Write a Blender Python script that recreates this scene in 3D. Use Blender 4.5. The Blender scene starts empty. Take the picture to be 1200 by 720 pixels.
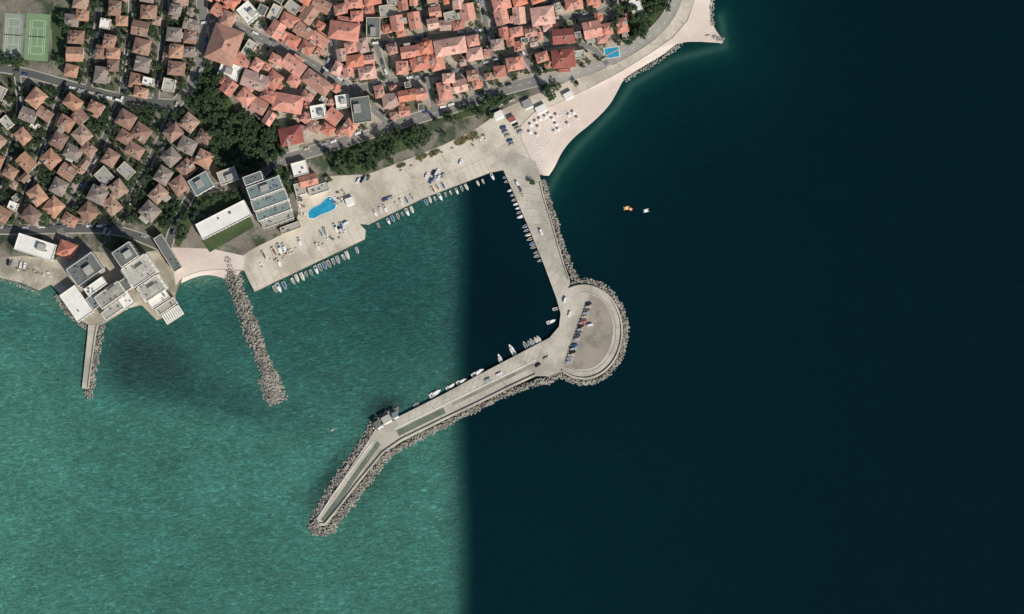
import bpy, math, random
from mathutils import Vector, Matrix
from mathutils.geometry import tessellate_polygon
import numpy as np
random.seed(7)
R=random.Random(11)
S=0.6
def P(x,y,z=0.0): return ((x-600)*S,(360-y)*S,z)
def UN(x,y): return (x/S+600,360-y/S)
sc=bpy.context.scene
COL=sc.collection
def lin(c):
    o=[]
    for v in c:
        v/=255.0
        o.append(v/12.92 if v<=0.04045 else ((v+0.055)/1.055)**2.4)
    return tuple(o)
# ------------------------------------------------------------------ materials
def newmat(name):
    m=bpy.data.materials.new(name); m.use_nodes=True
    nt=m.node_tree; b=nt.nodes['Principled BSDF']
    return m,nt,b
def N(nt,t,**k):
    n=nt.nodes.new(t)
    for a,v in k.items(): setattr(n,a,v)
    return n
def ramp(nt,stops,interp='LINEAR'):
    r=N(nt,'ShaderNodeValToRGB'); cr=r.color_ramp; cr.interpolation=interp
    while len(cr.elements)<len(stops): cr.elements.new(0.5)
    for e,(p,c) in zip(cr.elements,stops):
        e.position=p; e.color=(*c,1) if len(c)==3 else c
    return r
def mixrgb(nt,mode,fac,a,b):
    m=N(nt,'ShaderNodeMix',data_type='RGBA',blend_type=mode)
    for sock,v in ((m.inputs[0],fac),(m.inputs[6],a),(m.inputs[7],b)):
        if isinstance(v,bpy.types.NodeSocket): nt.links.new(v,sock)
        elif isinstance(v,(int,float)): sock.default_value=v
        else: sock.default_value=(*v,1) if len(v)==3 else v
    return m.outputs[2]
def noise(nt,co,scale,detail=4,rough=0.55,dist=0):
    n=N(nt,'ShaderNodeTexNoise'); n.inputs['Scale'].default_value=scale
    n.inputs['Detail'].default_value=detail; n.inputs['Roughness'].default_value=rough
    n.inputs['Distortion'].default_value=dist
    nt.links.new(co,n.inputs['Vector']); return n.outputs['Fac']
def mat(name,rgb,amp=0.25,s1=0.05,s2=0.8,rough=0.85,bump=0.0,metal=0,rand=0.0,spec=0.3,alt=None,altscale=0.03,altpos=(0.5,0.62)):
    m,nt,b=newmat(name)
    c=lin(rgb)
    tc=N(nt,'ShaderNodeTexCoord').outputs['Object']
    base=c
    if alt:
        n0=noise(nt,tc,altscale,5,0.6)
        r0=ramp(nt,[(altpos[0],(0,0,0)),(altpos[1],(1,1,1))]); nt.links.new(n0,r0.inputs[0])
        base=mixrgb(nt,'MIX',r0.outputs[0],c,lin(alt))
    n1=noise(nt,tc,s1,4); n2=noise(nt,tc,s2,5,0.7)
    r1=ramp(nt,[(0.3,(1-amp,)*3),(0.7,(1+amp,)*3)]); nt.links.new(n1,r1.inputs[0])
    r2=ramp(nt,[(0.3,(1-amp,)*3),(0.7,(1+amp,)*3)]); nt.links.new(n2,r2.inputs[0])
    o=mixrgb(nt,'MULTIPLY',1.0,base,r1.outputs[0])
    o=mixrgb(nt,'MULTIPLY',1.0,o,r2.outputs[0])
    if rand>0:
        oi=N(nt,'ShaderNodeObjectInfo')
        rr=ramp(nt,[(0,(1-rand,)*3),(1,(1+rand,1+rand*0.95,1+rand*0.9))]); nt.links.new(oi.outputs['Random'],rr.inputs[0])
        o=mixrgb(nt,'MULTIPLY',1.0,o,rr.outputs[0])
    nt.links.new(o,b.inputs['Base Color'])
    b.inputs['Roughness'].default_value=rough; b.inputs['Metallic'].default_value=metal
    b.inputs['Specular IOR Level'].default_value=spec
    return m
def roofmat(name,cols):
    m,nt,b=newmat(name)
    tc=N(nt,'ShaderNodeTexCoord').outputs['Object']; oi=N(nt,'ShaderNodeObjectInfo')
    k=len(cols)
    r=ramp(nt,[(i/k,lin(c)) for i,c in enumerate(cols)],'CONSTANT'); nt.links.new(oi.outputs['Random'],r.inputs[0])
    add=N(nt,'ShaderNodeVectorMath',operation='MULTIPLY_ADD')
    nt.links.new(oi.outputs['Location'],add.inputs[0]); add.inputs[1].default_value=(1.7,1.3,1); nt.links.new(tc,add.inputs[2])
    v=add.outputs[0]
    n1=noise(nt,v,0.25,4,0.6); n2=noise(nt,v,1.6,5,0.75)
    r1=ramp(nt,[(0.3,(0.78,0.77,0.77)),(0.7,(1.12,1.18,1.22))]); nt.links.new(n1,r1.inputs[0])
    r2=ramp(nt,[(0.28,(0.66,0.67,0.69)),(0.72,(1.26,1.30,1.34))]); nt.links.new(n2,r2.inputs[0])
    o=mixrgb(nt,'MULTIPLY',1.0,r.outputs[0],r1.outputs[0]); o=mixrgb(nt,'MULTIPLY',1.0,o,r2.outputs[0])
    nt.links.new(o,b.inputs['Base Color']); b.inputs['Roughness'].default_value=0.85
    b.inputs['Specular IOR Level'].default_value=0.2
    w=N(nt,'ShaderNodeTexWave',bands_direction='DIAGONAL'); w.inputs['Scale'].default_value=1.2; nt.links.new(tc,w.inputs['Vector'])
    bp=N(nt,'ShaderNodeBump'); bp.inputs['Strength'].default_value=0.25; bp.inputs['Distance'].default_value=0.08
    nt.links.new(w.outputs['Fac'],bp.inputs['Height']); nt.links.new(bp.outputs[0],b.inputs['Normal'])
    return m
M={}
M['town']=mat('town_ground_mat',(122,115,102),0.26,0.06,0.7,alt=(66,76,54),altscale=0.05,altpos=(0.49,0.58))
M['court']=mat('courtyard_paving_mat',(170,157,141),0.22,0.07,0.7,alt=(96,98,76),altscale=0.06,altpos=(0.54,0.62))
M['conc']=mat('promenade_concrete_mat',(203,192,173),0.11,0.03,0.5,alt=(174,164,146),altscale=0.045,altpos=(0.45,0.6))
M['pier']=mat('pier_concrete_mat',(186,178,162),0.11,0.04,0.6,alt=(164,157,143),altscale=0.06,altpos=(0.45,0.6))
M['pierside']=mat('quay_wall_mat',(120,114,102),0.2)
M['asph']=mat('asphalt_mat',(122,119,113),0.12,0.05,0.7)
M['asphl']=mat('worn_asphalt_mat',(158,153,144),0.10,0.05,0.7)
M['asphd']=mat('asphalt_dark_mat',(90,90,86),0.12,0.05,0.7)
M['lot']=mat('car_park_gravel_mat',(150,140,126),0.12,0.05,0.7,alt=(124,119,106),altscale=0.07,altpos=(0.48,0.62))
M['walk']=mat('sidewalk_mat',(166,158,146),0.14)
M['shore']=mat('shore_paving_mat',(182,172,153),0.2,0.05,0.6,alt=(146,139,122),altscale=0.06,altpos=(0.45,0.6))
M['joint']=mat('slab_joint_mat',(134,128,116),0.12)
M['sand']=mat('sand_mat',(214,200,185),0.06,0.04,0.5,alt=(205,186,173),altscale=0.03,altpos=(0.4,0.6))
M['green']=mat('algae_stained_concrete_mat',(104,112,98),0.16,0.1,0.8)
M['grass']=mat('grass_mat',(66,80,48),0.3,0.08,0.9)
M['soil']=mat('flower_bed_mat',(112,98,66),0.3,0.2,1.2)
M['rock']=mat('rock_mat',(148,143,132),0.30,0.12,0.35,rough=0.9)
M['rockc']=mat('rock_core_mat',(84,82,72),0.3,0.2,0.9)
M['wall']=mat('plaster_wall_mat',(208,196,176),0.10,0.2,0.9,rand=0.15)
M['wallw']=mat('white_plaster_mat',(222,218,208),0.06,0.2,0.9)
M['wallg']=mat('grey_plaster_mat',(196,193,184),0.08,0.2,0.9)
M['glass']=mat('window_glass_mat',(40,54,62),0.1,rough=0.15,spec=0.5)
M['frame']=mat('window_frame_mat',(212,200,184),0.05)
M['door']=mat('door_mat',(92,60,40),0.1)
M['chim']=mat('chimney_mat',(178,144,124),0.2)
M['roofC']=roofmat('terracotta_roof_mat',[(210,144,122),(202,128,104),(214,152,132),(206,138,116),(186,122,102),(220,170,150),(206,130,102),(192,138,120),(176,132,112),(212,146,124),(182,150,134)])
M['roofL']=roofmat('aged_tile_roof_mat',[(166,126,104),(150,116,98),(178,132,106),(136,108,94),(188,142,114),(160,124,106),(170,138,118),(146,130,118)])
M['roofR']=mat('red_roof_mat',(150,88,78),0.2,0.2,1.2)
M['flat']=mat('flat_roof_mat',(164,161,152),0.18,0.1,0.6,rand=0.22)
M['flatw']=mat('white_membrane_roof_mat',(224,220,210),0.09,0.1,0.5)
M['flatd']=mat('dark_membrane_roof_mat',(104,108,104),0.2,0.1,0.6)
M['flatb']=mat('metal_roof_mat',(112,126,124),0.2,0.1,0.6)
M['white']=mat('white_paint_mat',(232,230,224),0.04,rough=0.5)
M['line']=mat('road_paint_mat',(225,222,212),0.06)
M['metal']=mat('galvanised_metal_mat',(150,152,152),0.1,rough=0.45,metal=0.6)
M['tyre']=mat('tyre_mat',(28,28,28),0.1)
M['wood']=mat('wood_deck_mat',(140,112,84),0.15)
M['courtg']=mat('green_court_mat',(116,142,104),0.06)
M['courtb']=mat('teal_court_mat',(138,146,130),0.07)
M['trunk']=mat('bark_mat',(86,70,54),0.25)
def paint(n,c,r=0.35): return mat(n,c,0.03,rough=r,spec=0.5)
CARC=[paint('car_paint_white_mat',(228,228,226)),paint('car_paint_silver_mat',(160,164,168)),paint('car_paint_black_mat',(26,28,32)),
      paint('car_paint_blue_mat',(52,80,128)),paint('car_paint_red_mat',(170,44,38)),paint('car_paint_grey_mat',(88,92,96)),paint('car_paint_beige_mat',(190,180,160))]
BOATC=[paint('boat_interior_beige_mat',(206,196,176)),paint('boat_cover_blue_mat',(56,92,134)),paint('boat_interior_grey_mat',(140,142,140)),paint('boat_interior_teal_mat',(80,126,130)),paint('boat_interior_wood_mat',(140,106,76))]
hullblue=paint('boat_hull_blue_mat',(70,102,138)); hullw=paint('boat_hull_white_mat',(236,236,232))
yellow=paint('yellow_plastic_mat',(232,186,80)); orange=paint('orange_plastic_mat',(214,120,66))
canv=[mat('umbrella_canvas_cream_mat',(236,226,212),0.05),mat('umbrella_canvas_sand_mat',(226,206,192),0.05),mat('umbrella_canvas_white_mat',(240,238,232),0.05)]
def leafmat(name,c1,c2,c3):
    m,nt,b=newmat(name)
    oi=N(nt,'ShaderNodeObjectInfo'); tc=N(nt,'ShaderNodeTexCoord').outputs['Object']
    r=ramp(nt,[(0,c1),(0.5,c2),(1,c3)]); nt.links.new(oi.outputs['Random'],r.inputs[0])
    n=noise(nt,tc,0.7,3); r2=ramp(nt,[(0.3,(0.6,0.65,0.6)),(0.7,(1.45,1.38,1.3))]); nt.links.new(n,r2.inputs[0])
    o=mixrgb(nt,'MULTIPLY',1,r.outputs[0],r2.outputs[0]); nt.links.new(o,b.inputs['Base Color'])
    b.inputs['Roughness'].default_value=0.7; b.inputs['Specular IOR Level'].default_value=0.15
    return m
M['leaf']=leafmat('foliage_mat',(0.044,0.074,0.038),(0.056,0.092,0.046),(0.078,0.112,0.054))
M['leaf2']=leafmat('conifer_foliage_mat',(0.030,0.056,0.034),(0.038,0.066,0.038),(0.054,0.082,0.040))
m,nt,b=newmat('pool_water_mat')
tc=N(nt,'ShaderNodeTexCoord').outputs['Object']; n=noise(nt,tc,0.25,3)
r=ramp(nt,[(0.3,lin((30,128,166))),(0.7,lin((56,156,186)))]); nt.links.new(n,r.inputs[0]); nt.links.new(r.outputs[0],b.inputs['Base Color'])
b.inputs['Roughness'].default_value=0.1; M['pool']=m
# ------------------------------------------------------------------ mesh builder
class MB:
    def __init__(s): s.v=[]; s.f=[]; s.m=[]; s.mats=[]
    def mi(s,m):
        if m not in s.mats: s.mats.append(m)
        return s.mats.index(m)
    def face(s,pts,m):
        i=len(s.v); s.v+= [tuple(p) for p in pts]; s.f.append(tuple(range(i,i+len(pts)))); s.m.append(s.mi(m))
    def box(s,x0,x1,y0,y1,z0,z1,m,top=None,bottom=True):
        a=[(x0,y0,z0),(x1,y0,z0),(x1,y1,z0),(x0,y1,z0),(x0,y0,z1),(x1,y0,z1),(x1,y1,z1),(x0,y1,z1)]
        top=top or m
        for q,mm in (((4,5,6,7),top),((0,1,5,4),m),((1,2,6,5),m),((2,3,7,6),m),((3,0,4,7),m)):
            s.face([a[k] for k in q],mm)
        if bottom: s.face([a[k] for k in (3,2,1,0)],m)
    def cyl(s,x,y,z0,z1,r0,r1,n,m,cap=True):
        A=[(x+r0*math.cos(2*math.pi*k/n),y+r0*math.sin(2*math.pi*k/n),z0) for k in range(n)]
        B=[(x+r1*math.cos(2*math.pi*k/n),y+r1*math.sin(2*math.pi*k/n),z1) for k in range(n)]
        for k in range(n):
            l=(k+1)%n; s.face([A[k],A[l],B[l],B[k]],m)
        if cap: s.face(B,m)
    def mesh(s,name,smooth=False):
        me=bpy.data.meshes.new(name); me.from_pydata(s.v,[],s.f)
        for mm in s.mats: me.materials.append(mm)
        me.polygons.foreach_set('material_index',s.m)
        me.update(); return me
    def obj(s,name,loc=(0,0,0),rot=0,parent=None):
        return inst(name,s.mesh(name),loc,rot,parent=parent)
def inst(name,me,loc=(0,0,0),rot=0,scale=(1,1,1),parent=None):
    o=bpy.data.objects.new(name,me); o.location=loc; o.rotation_euler=(0,0,rot)
    o.scale=scale; COL.objects.link(o)
    if parent: o.parent=parent
    return o
def cw(pts):
    a=sum(pts[i][0]*pts[(i+1)%len(pts)][1]-pts[(i+1)%len(pts)][0]*pts[i][1] for i in range(len(pts)))
    return pts if a>0 else pts[::-1]
def prism(mb,pts,z0,z1,top,side=None):
    pts=cw([p[:2] for p in pts]); v=[Vector((p[0],p[1],z1)) for p in pts]
    for t in tessellate_polygon([v]):
        a,b_,c=[v[i] for i in t]
        if (b_-a).cross(c-a).z<0: b_,c=c,b_
        mb.face([a,b_,c],top)
    if side:
        n=len(pts)
        for i in range(n):
            p,q=pts[i],pts[(i+1)%n]
            mb.face([(p[0],p[1],z0),(q[0],q[1],z0),(q[0],q[1],z1),(p[0],p[1],z1)],side)
def sheet(name,px,z,m,z0=None,side=None):
    mb=MB(); prism(mb,[P(*p) for p in px],z if z0 is None else z0,z,m,side); return mb.obj(name)
def resample(poly,step):
    out=[]
    for (a,b_) in zip(poly[:-1],poly[1:]):
        d=math.dist(a,b_); k=max(1,int(round(d/step)))
        for i in range(k): out.append((a[0]+(b_[0]-a[0])*i/k,a[1]+(b_[1]-a[1])*i/k))
    out.append(poly[-1]); return out
def smooth(poly,it=2):
    for _ in range(it):
        o=[poly[0]]
        for a,b_ in zip(poly[:-1],poly[1:]):
            o.append((a[0]*.75+b_[0]*.25,a[1]*.75+b_[1]*.25)); o.append((a[0]*.25+b_[0]*.75,a[1]*.25+b_[1]*.75))
        o.append(poly[-1]); poly=o
    return poly
def offs(poly,d):
    o=[]
    for i,p in enumerate(poly):
        a=poly[max(0,i-1)]; b_=poly[min(len(poly)-1,i+1)]
        t=Vector((b_[0]-a[0],b_[1]-a[1])).normalized(); o.append((p[0]-t.y*d,p[1]+t.x*d))
    return o
def ribbon(mb,poly,w,z,m):
    A=offs(poly,w/2); B=offs(poly,-w/2)
    for i in range(len(poly)-1):
        mb.face([(*B[i],z),(*B[i+1],z),(*A[i+1],z),(*A[i],z)],m)
def dseg(p,a,b_):
    ax,ay=a; bx,by=b_; dx,dy=bx-ax,by-ay; L=dx*dx+dy*dy
    t=0 if L==0 else max(0,min(1,((p[0]-ax)*dx+(p[1]-ay)*dy)/L))
    return math.hypot(p[0]-ax-t*dx,p[1]-ay-t*dy)
def dpoly(p,poly,closed=False):
    pts=poly+[poly[0]] if closed else poly
    return min(dseg(p,a,b_) for a,b_ in zip(pts[:-1],pts[1:]))
def inside(p,poly):
    x,y=p; c=False; n=len(poly)
    for i in range(n):
        x1,y1=poly[i]; x2,y2=poly[(i+1)%n]
        if (y1>y)!=(y2>y) and x<(x2-x1)*(y-y1)/(y2-y1)+x1: c=not c
    return c
# ------------------------------------------------------------------ land
GZ=2.0
beach_in=[(637,206),(622,186),(611,164),(610,148),(626,132),(652,122),(692,103),(728,84),(760,64),(788,45),(806,24),(814,0),(818,-60)]
beach_out=[(643,206),(650,196),(658,178),(672,161),(694,144),(714,124),(724,106),(731,92),(752,79),(778,64),(799,47),(813,40),(830,44),(845,52),(849,48),(840,38),(834,26),(833,10),(836,0),(842,-60)]
coast=[(-4000,240),(-30,322),(0,326),(28,333),(46,341),(60,334),(70,345),(76,360),(92,374),(104,381),(122,380),(150,362),(166,358),(184,376),(206,366),(206,345),(214,325),(236,318),(258,316),(286,318),(298,343),(428,281),(429,270),(422,263),(432,264),(496,233),(546,214),(574,203),(590,200),(637,206)]
land=coast+beach_in[1:]+[(900,-3500),(-4000,-3500)]
sheet('ground',land,GZ,M['town'],-4,M['pierside'])
sheet('courtyard_paving',[(252,-40),(262,20),(256,60),(282,128),(322,150),(345,172),(385,162),(440,146),(480,132),(545,116),(590,100),(640,90),(700,74),(735,52),(760,-40)],GZ+.008,M['court'])
prom=[(345,212),(395,206),(430,205),(470,190),(520,170),(560,150),(590,128),(625,112),(660,98),(700,82),(735,64),(775,36),(796,8),(800,-30),(813,-30),(813.5,0),(805,24),(787,44.5),(759.5,63.5),(727.5,83.5),(692,102.5),(652,121.5),(625.5,131.5),(609.5,147.5),(610.5,164),(621.5,186),(636,205),(590,199.5),(574,202.5),(546,213.5),(496,232.5),(432,263.5),(421.5,262.5),(428.5,270),(427.5,280.5),(298.5,342),(286.5,317.5),(284,300),(300,290),(345,268),(350,250),(348,230)]
sheet('promenade',prom,GZ+.03,M['conc'])
sheet('promenade',[(0,302),(30,300),(68,305),(88,330),(76,355),(70,344.5),(60,333.5),(46,340.5),(28,332.5),(0,325.5),(-60,318),(-60,302)],GZ+.03,M['shore'])
sheet('promenade',[(66,302),(96,292),(140,300),(196,292),(212,322),(205,346),(205.5,365.5),(184,375.5),(166,357.5),(150,361.5),(122,379.5),(104,380.5),(92,373.5),(77,358)],GZ+.036,M['shore'])
sheet('promenade',[(200,290),(250,292),(286,300),(286,317),(258,315.5),(236,317.5),(214,324.5),(206,335)],GZ+.042,M['sand'])
def arcres(poly,n):
    L=[0]
    for a,b_ in zip(poly[:-1],poly[1:]): L.append(L[-1]+math.dist(a,b_))
    out=[]
    for k in range(n):
        t=L[-1]*k/(n-1); i=0
        while i<len(L)-2 and L[i+1]<t: i+=1
        f=(t-L[i])/max(1e-9,L[i+1]-L[i]); a,b_=poly[i],poly[i+1]
        out.append((a[0]+(b_[0]-a[0])*f,a[1]+(b_[1]-a[1])*f))
    return out
def beach(name,inn,out,n,uw,m,zin=GZ-.05):
    A=arcres(inn,n); B=arcres(smooth(out,2),n); mb=MB(); K=6
    rows=[]
    for a,b_ in zip(A,B):
        r=[]
        for k in range(K+1):
            t=k/K; r.append(P(a[0]+(b_[0]-a[0])*t,a[1]+(b_[1]-a[1])*t,zin*(1-t)**0.8+0.05*t))
        d=Vector((b_[0]-a[0],b_[1]-a[1])); d=d.normalized() if d.length>0 else Vector((0,1))
        r.append(P(b_[0]+d.x*uw,b_[1]+d.y*uw,-1.2)); rows.append(r)
    for i in range(n-1):
        for k in range(K+1):
            mb.face([rows[i][k],rows[i][k+1],rows[i+1][k+1],rows[i+1][k]],m)
    return mb.obj(name)
beach('sand_beach',beach_in,beach_out,120,6,M['sand'])
beach('sand_beach',[(214,324),(236,317),(258,315),(284,316)],[(212,332),(232,323),(250,322),(272,330)],20,5,M['sand'])
# ------------------------------------------------------------------ pier
CX,CY=684,389
arc=[]
for k in range(0,41):
    a=math.radians(112-k*(112+124)/40)
    arc.append((CX+46*math.cos(a),CY-56*math.sin(a)))
pw=[(572,196),(590,200),(606,236),(622,273),(638,312),(652,350),(657,368),(655,383),(644,396),(600,419),(560,440),(520,462),(486,479),(460,492),(440,503),(432,516),(371,608),(374,616),(382,616),(396,598),(420,567),(450,531),(472,517),(520,493),(560,474),(600,454),(628,441),(644,441)]
pierpoly=pw+arc[::-1]+[(668,330),(662,312),(655,288),(646,258),(637,230),(633,208),(628,190),(600,176)]
sheet('stone_pier',pierpoly,GZ+.07,M['pier'],-4,M['pierside'])
lot=[(693,346),(703,350),(712,360),(718,376),(718,396),(712,414),(702,427),(690,433),(672,433),(659,431),(664,414),(674,388),(684,362)]
sheet('car_park',smooth(lot+[lot[0]],1)[:-1],GZ+.10,M['lot'])
def curb(name,poly_px,w,h,z,m,closed=False):
    mb=MB(); p=[P(*q)[:2] for q in poly_px]
    if closed: p=p+[p[0]]
    A=offs(p,w/2); B=offs(p,-w/2)
    for i in range(len(p)-1):
        mb.face([(*B[i],z+h),(*B[i+1],z+h),(*A[i+1],z+h),(*A[i],z+h)],m)
        mb.face([(*B[i],z),(*B[i+1],z),(*B[i+1],z+h),(*B[i],z+h)],m)
        mb.face([(*A[i+1],z),(*A[i],z),(*A[i],z+h),(*A[i+1],z+h)],m)
    return mb.obj(name)
curb('kerb',smooth(lot+[lot[0]],1),0.4,0.15,GZ+.07,M['walk'])
rim=[(CX+(px-CX)*.975,CY+(py-CY)*.975) for px,py in arc]
curb('sea_wall',rim,0.9,1.1,GZ+.07,M['pier'])
curb('sea_wall',[(633,214),(637,231),(646,259),(654,288),(661,311),(667,328)],0.8,1.0,GZ+.07,M['pier'])
curb('sea_wall',[(628,439),(600,452),(560,472),(520,491),(471,515),(449,530),(419,566),(395,597),(381,614),(375,614)],0.9,1.1,GZ+.07,M['pier'])
curb('kerb',[(CX+(px-CX)*.82,CY+(py-CY)*.84) for px,py in arc[3:-2]],0.35,0.12,GZ+.07,M['joint'])
mb=MB(); ribbon(mb,[P(*q)[:2] for q in [(466,508),(490,496),(521,481)]],4.4,GZ+.10,M['green']); mb.obj('algae_stained_walkway')
mb=MB(); ribbon(mb,[P(*q)[:2] for q in [(444,519),(420,552),(398,584),(378,611)]],3.4,GZ+.10,M['green']); mb.obj('algae_stained_walkway')
mb=MB(); ribbon(mb,[P(*q)[:2] for q in [(530,474),(575,452),(625,428)]],2.2,GZ+.10,M['lot']); mb.obj('footpath')
curb('kerb',[(462,503),(490,489.5),(530,470),(575,448),(628,422)],0.45,0.2,GZ+.07,M['white'])
curb('kerb',[(437,517),(414,548),(390,580),(374,605)],0.4,0.3,GZ+.07,M['white'])
sheet('concrete_jetty',[(104,376),(116,380),(113,392),(104,456),(96,455),(102,400)],GZ-.3,M['pier'],-4,M['pierside'])
curb('sea_wall',[(114,381),(111.5,392),(103,455)],0.5,0.8,GZ-.3,M['walk'])
mb=MB()
def joint(a,b_,w=.16,z=GZ+.085): ribbon(mb,[P(*a)[:2],P(*b_)[:2]],w,z,M['joint'])
A_=arcres([(590,203),(606,238),(622,274),(638,313),(651,349)],15); B_=arcres([(633,214),(637,231),(646,259),(654,288),(666,325)],15)
for a,b_ in zip(A_,B_): joint(a,b_)
A_=arcres([(640,399),(600,420),(560,441),(520,463),(486,480),(462,492)],22); B_=arcres([(630,421),(575,447),(530,469),(490,488.5),(463,501.5)],22)
for a,b_ in zip(A_,B_): joint(a,b_)
for k in range(3,40,3):
    p=arc[k]; joint((CX+(p[0]-CX)*.96,CY+(p[1]-CY)*.96),(CX+(p[0]-CX)*.83,CY+(p[1]-CY)*.85))
for k in range(22):
    t=k/21; a=(434+(574-434)*t,261+(202-261)*t); joint((a[0],a[1]),(a[0]-10,a[1]-22),z=GZ+.036)
for k in range(14):
    t=k/13; a=(303+(424-303)*t,338+(280-338)*t); joint((a[0],a[1]),(a[0]-12,a[1]-26),z=GZ+.036)
ribbon(mb,[P(*q)[:2] for q in [(428,246),(500,214),(572,184),(604,160)]],.2,GZ+.038,M['joint'])
mb.obj('slab_joints')
mb=MB()
def dashes(mb,px,w,z,on,off,m):
    p=resample([P(*q)[:2] for q in px],0.5); acc=0;seg=[]
    for i,q in enumerate(p):
        acc+=0.5
        if acc%(on+off)<on: seg.append(q)
        else:
            if len(seg)>1: ribbon(mb,seg,w,z,m)
            seg=[]
    if len(seg)>1: ribbon(mb,seg,w,z,m)
dashes(mb,[(603,205),(622,240),(636,275),(652,320),(664,345)],0.2,GZ+.10,3,4,M['line'])
dashes(mb,[(640,412),(600,432),(540,461),(480,490)],0.2,GZ+.10,3,4,M['line'])
for i in range(20):
    t=i/19; c=(690.6+(667.6-690.6)*t-.6,354+(426-354)*t)
    mb.face([P(c[0]-4,c[1]+1,GZ+.12),P(c[0]+4,c[1]-.8,GZ+.12),P(c[0]+4,c[1]-.55,GZ+.12),P(c[0]-4,c[1]+1.25,GZ+.12)],M['line'])
for k in range(14):
    t=k/13; a=(498+(560-498)*t,207+(178-207)*t); ribbon(mb,[P(a[0],a[1])[:2],P(a[0]-3,a[1]-7)[:2]],.18,GZ+.042,M['line'])
mb.obj('road_markings')
# ------------------------------------------------------------------ rocks
def icos():
    t=(1+5**.5)/2
    v=[(-1,t,0),(1,t,0),(-1,-t,0),(1,-t,0),(0,-1,t),(0,1,t),(0,-1,-t),(0,1,-t),(t,0,-1),(t,0,1),(-t,0,-1),(-t,0,1)]
    v=[Vector(p).normalized() for p in v]
    f=[(0,11,5),(0,5,1),(0,1,7),(0,7,10),(0,10,11),(1,5,9),(5,11,4),(11,10,2),(10,7,6),(7,1,8),(3,9,4),(3,4,2),(3,2,6),(3,6,8),(3,8,9),(4,9,5),(2,4,11),(6,2,10),(8,6,7),(9,8,1)]
    return v,f
IV,IF=icos()
def rocks(name,px,w0,w1,h,dens=1.05,size=(0.4,0.92)):
    p=resample([P(*q)[:2] for q in smooth(px,1)],1.0); n=len(p)
    v=[];K=6; base=[]
    wob=[1.0]*n; cur=1.0
    for i in range(n): cur+=R.uniform(-.06,.06); cur=min(1.14,max(.86,cur)); wob[i]=cur
    for i,q in enumerate(p):
        a=p[max(0,i-1)]; b_=p[min(n-1,i+1)]; t=Vector((b_[0]-a[0],b_[1]-a[1])).normalized(); nn=Vector((-t.y,t.x))
        w=(w0+(w1-w0)*i/max(1,n-1))*S*wob[i]
        for k in range(K+1):
            s=-1+2*k/K
            v.append((q[0]+nn.x*s*w/2,q[1]+nn.y*s*w/2,(h-0.5)*(1-abs(s)**1.6)-0.7))
    for i in range(n-1):
        for k in range(K):
            a=i*(K+1)+k; base.append((a,a+1,a+K+2,a+K+1))
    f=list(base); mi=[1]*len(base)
    for i,q in enumerate(p):
        a=p[max(0,i-1)]; b_=p[min(n-1,i+1)]; t=Vector((b_[0]-a[0],b_[1]-a[1])).normalized(); nn=Vector((-t.y,t.x))
        w=(w0+(w1-w0)*i/max(1,n-1))*S*wob[i]
        cnt=w*dens; c=int(cnt)+(R.random()<cnt-int(cnt))
        for _ in range(c):
            s=R.uniform(-1,1); s2=s*(1+R.uniform(-.08,.14))
            x=q[0]+nn.x*s2*w/2+R.uniform(-.5,.5)*t.x; y=q[1]+nn.y*s2*w/2+R.uniform(-.5,.5)*t.y
            z=(h-0.5)*(1-abs(s)**1.6)-0.4+R.uniform(-.2,.3)
            r=R.uniform(*size)*(1.25 if R.random()<.12 else 1); sx,sy,sz=r*R.uniform(.75,1.3),r*R.uniform(.7,1.1),r*R.uniform(.5,.8)
            E=Matrix.Rotation(R.uniform(0,6.28),3,'Z')@Matrix.Rotation(R.uniform(-.5,.5),3,'X')
            b0=len(v)
            for iv in IV:
                u=E@Vector((iv.x*sx*R.uniform(.8,1.15),iv.y*sy*R.uniform(.8,1.15),iv.z*sz*R.uniform(.8,1.1)))
                v.append((x+u.x,y+u.y,z+u.z))
            for tr in IF: f.append((b0+tr[0],b0+tr[1],b0+tr[2]))
            mi+=[0]*20
    me=bpy.data.meshes.new(name); me.from_pydata(v,[],f); me.materials.append(M['rock']); me.materials.append(M['rockc'])
    me.polygons.foreach_set('material_index',mi); me.update()
    return inst(name,me)
ROCKS=[([(266,302),(274,330),(287,365),(302,408),(317,445),(325,468)],19,19,2.9),
([(312,440),(320,458),(326,472)],24,25,2.3),
([(117,380),(113,410),(107,440),(103,466)],11,13,1.9),
([(635,212),(642,236),(651,264),(659,292),(668,314),(676,328)],10,9,2.4),
([(636,446),(600,458),(560,478),(520,497),(474,521),(455,533)],8,10,2.2),
([(456,529),(434,556),(414,582),(399,603),(386,621)],13,14,2.3),
([(437,506),(422,528),(400,558),(381,588),(367,611),(366,620),(374,624),(388,620)],14,14,2.3),
([(732,94),(758,79),(782,64),(799,50)],5,6,1.2),
([(808,38),(828,40),(847,48)],7,8,1.3),
([(66,346),(74,362),(92,378),(106,386)],6,7,1.5),
([(-20,322),(0,328),(28,336),(46,344)],3,3,1.0),
([(835,30),(833,10),(838,-20)],5,6,1.2)]
for r in ROCKS: rocks('riprap_rocks',*r)
ring=[(CX+(px-CX)*1.06,CY+(py-CY)*1.05) for px,py in arc]+[(645,446),(634,447)]
rocks('riprap_rocks',ring,8.5,8.5,2.3)
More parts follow.
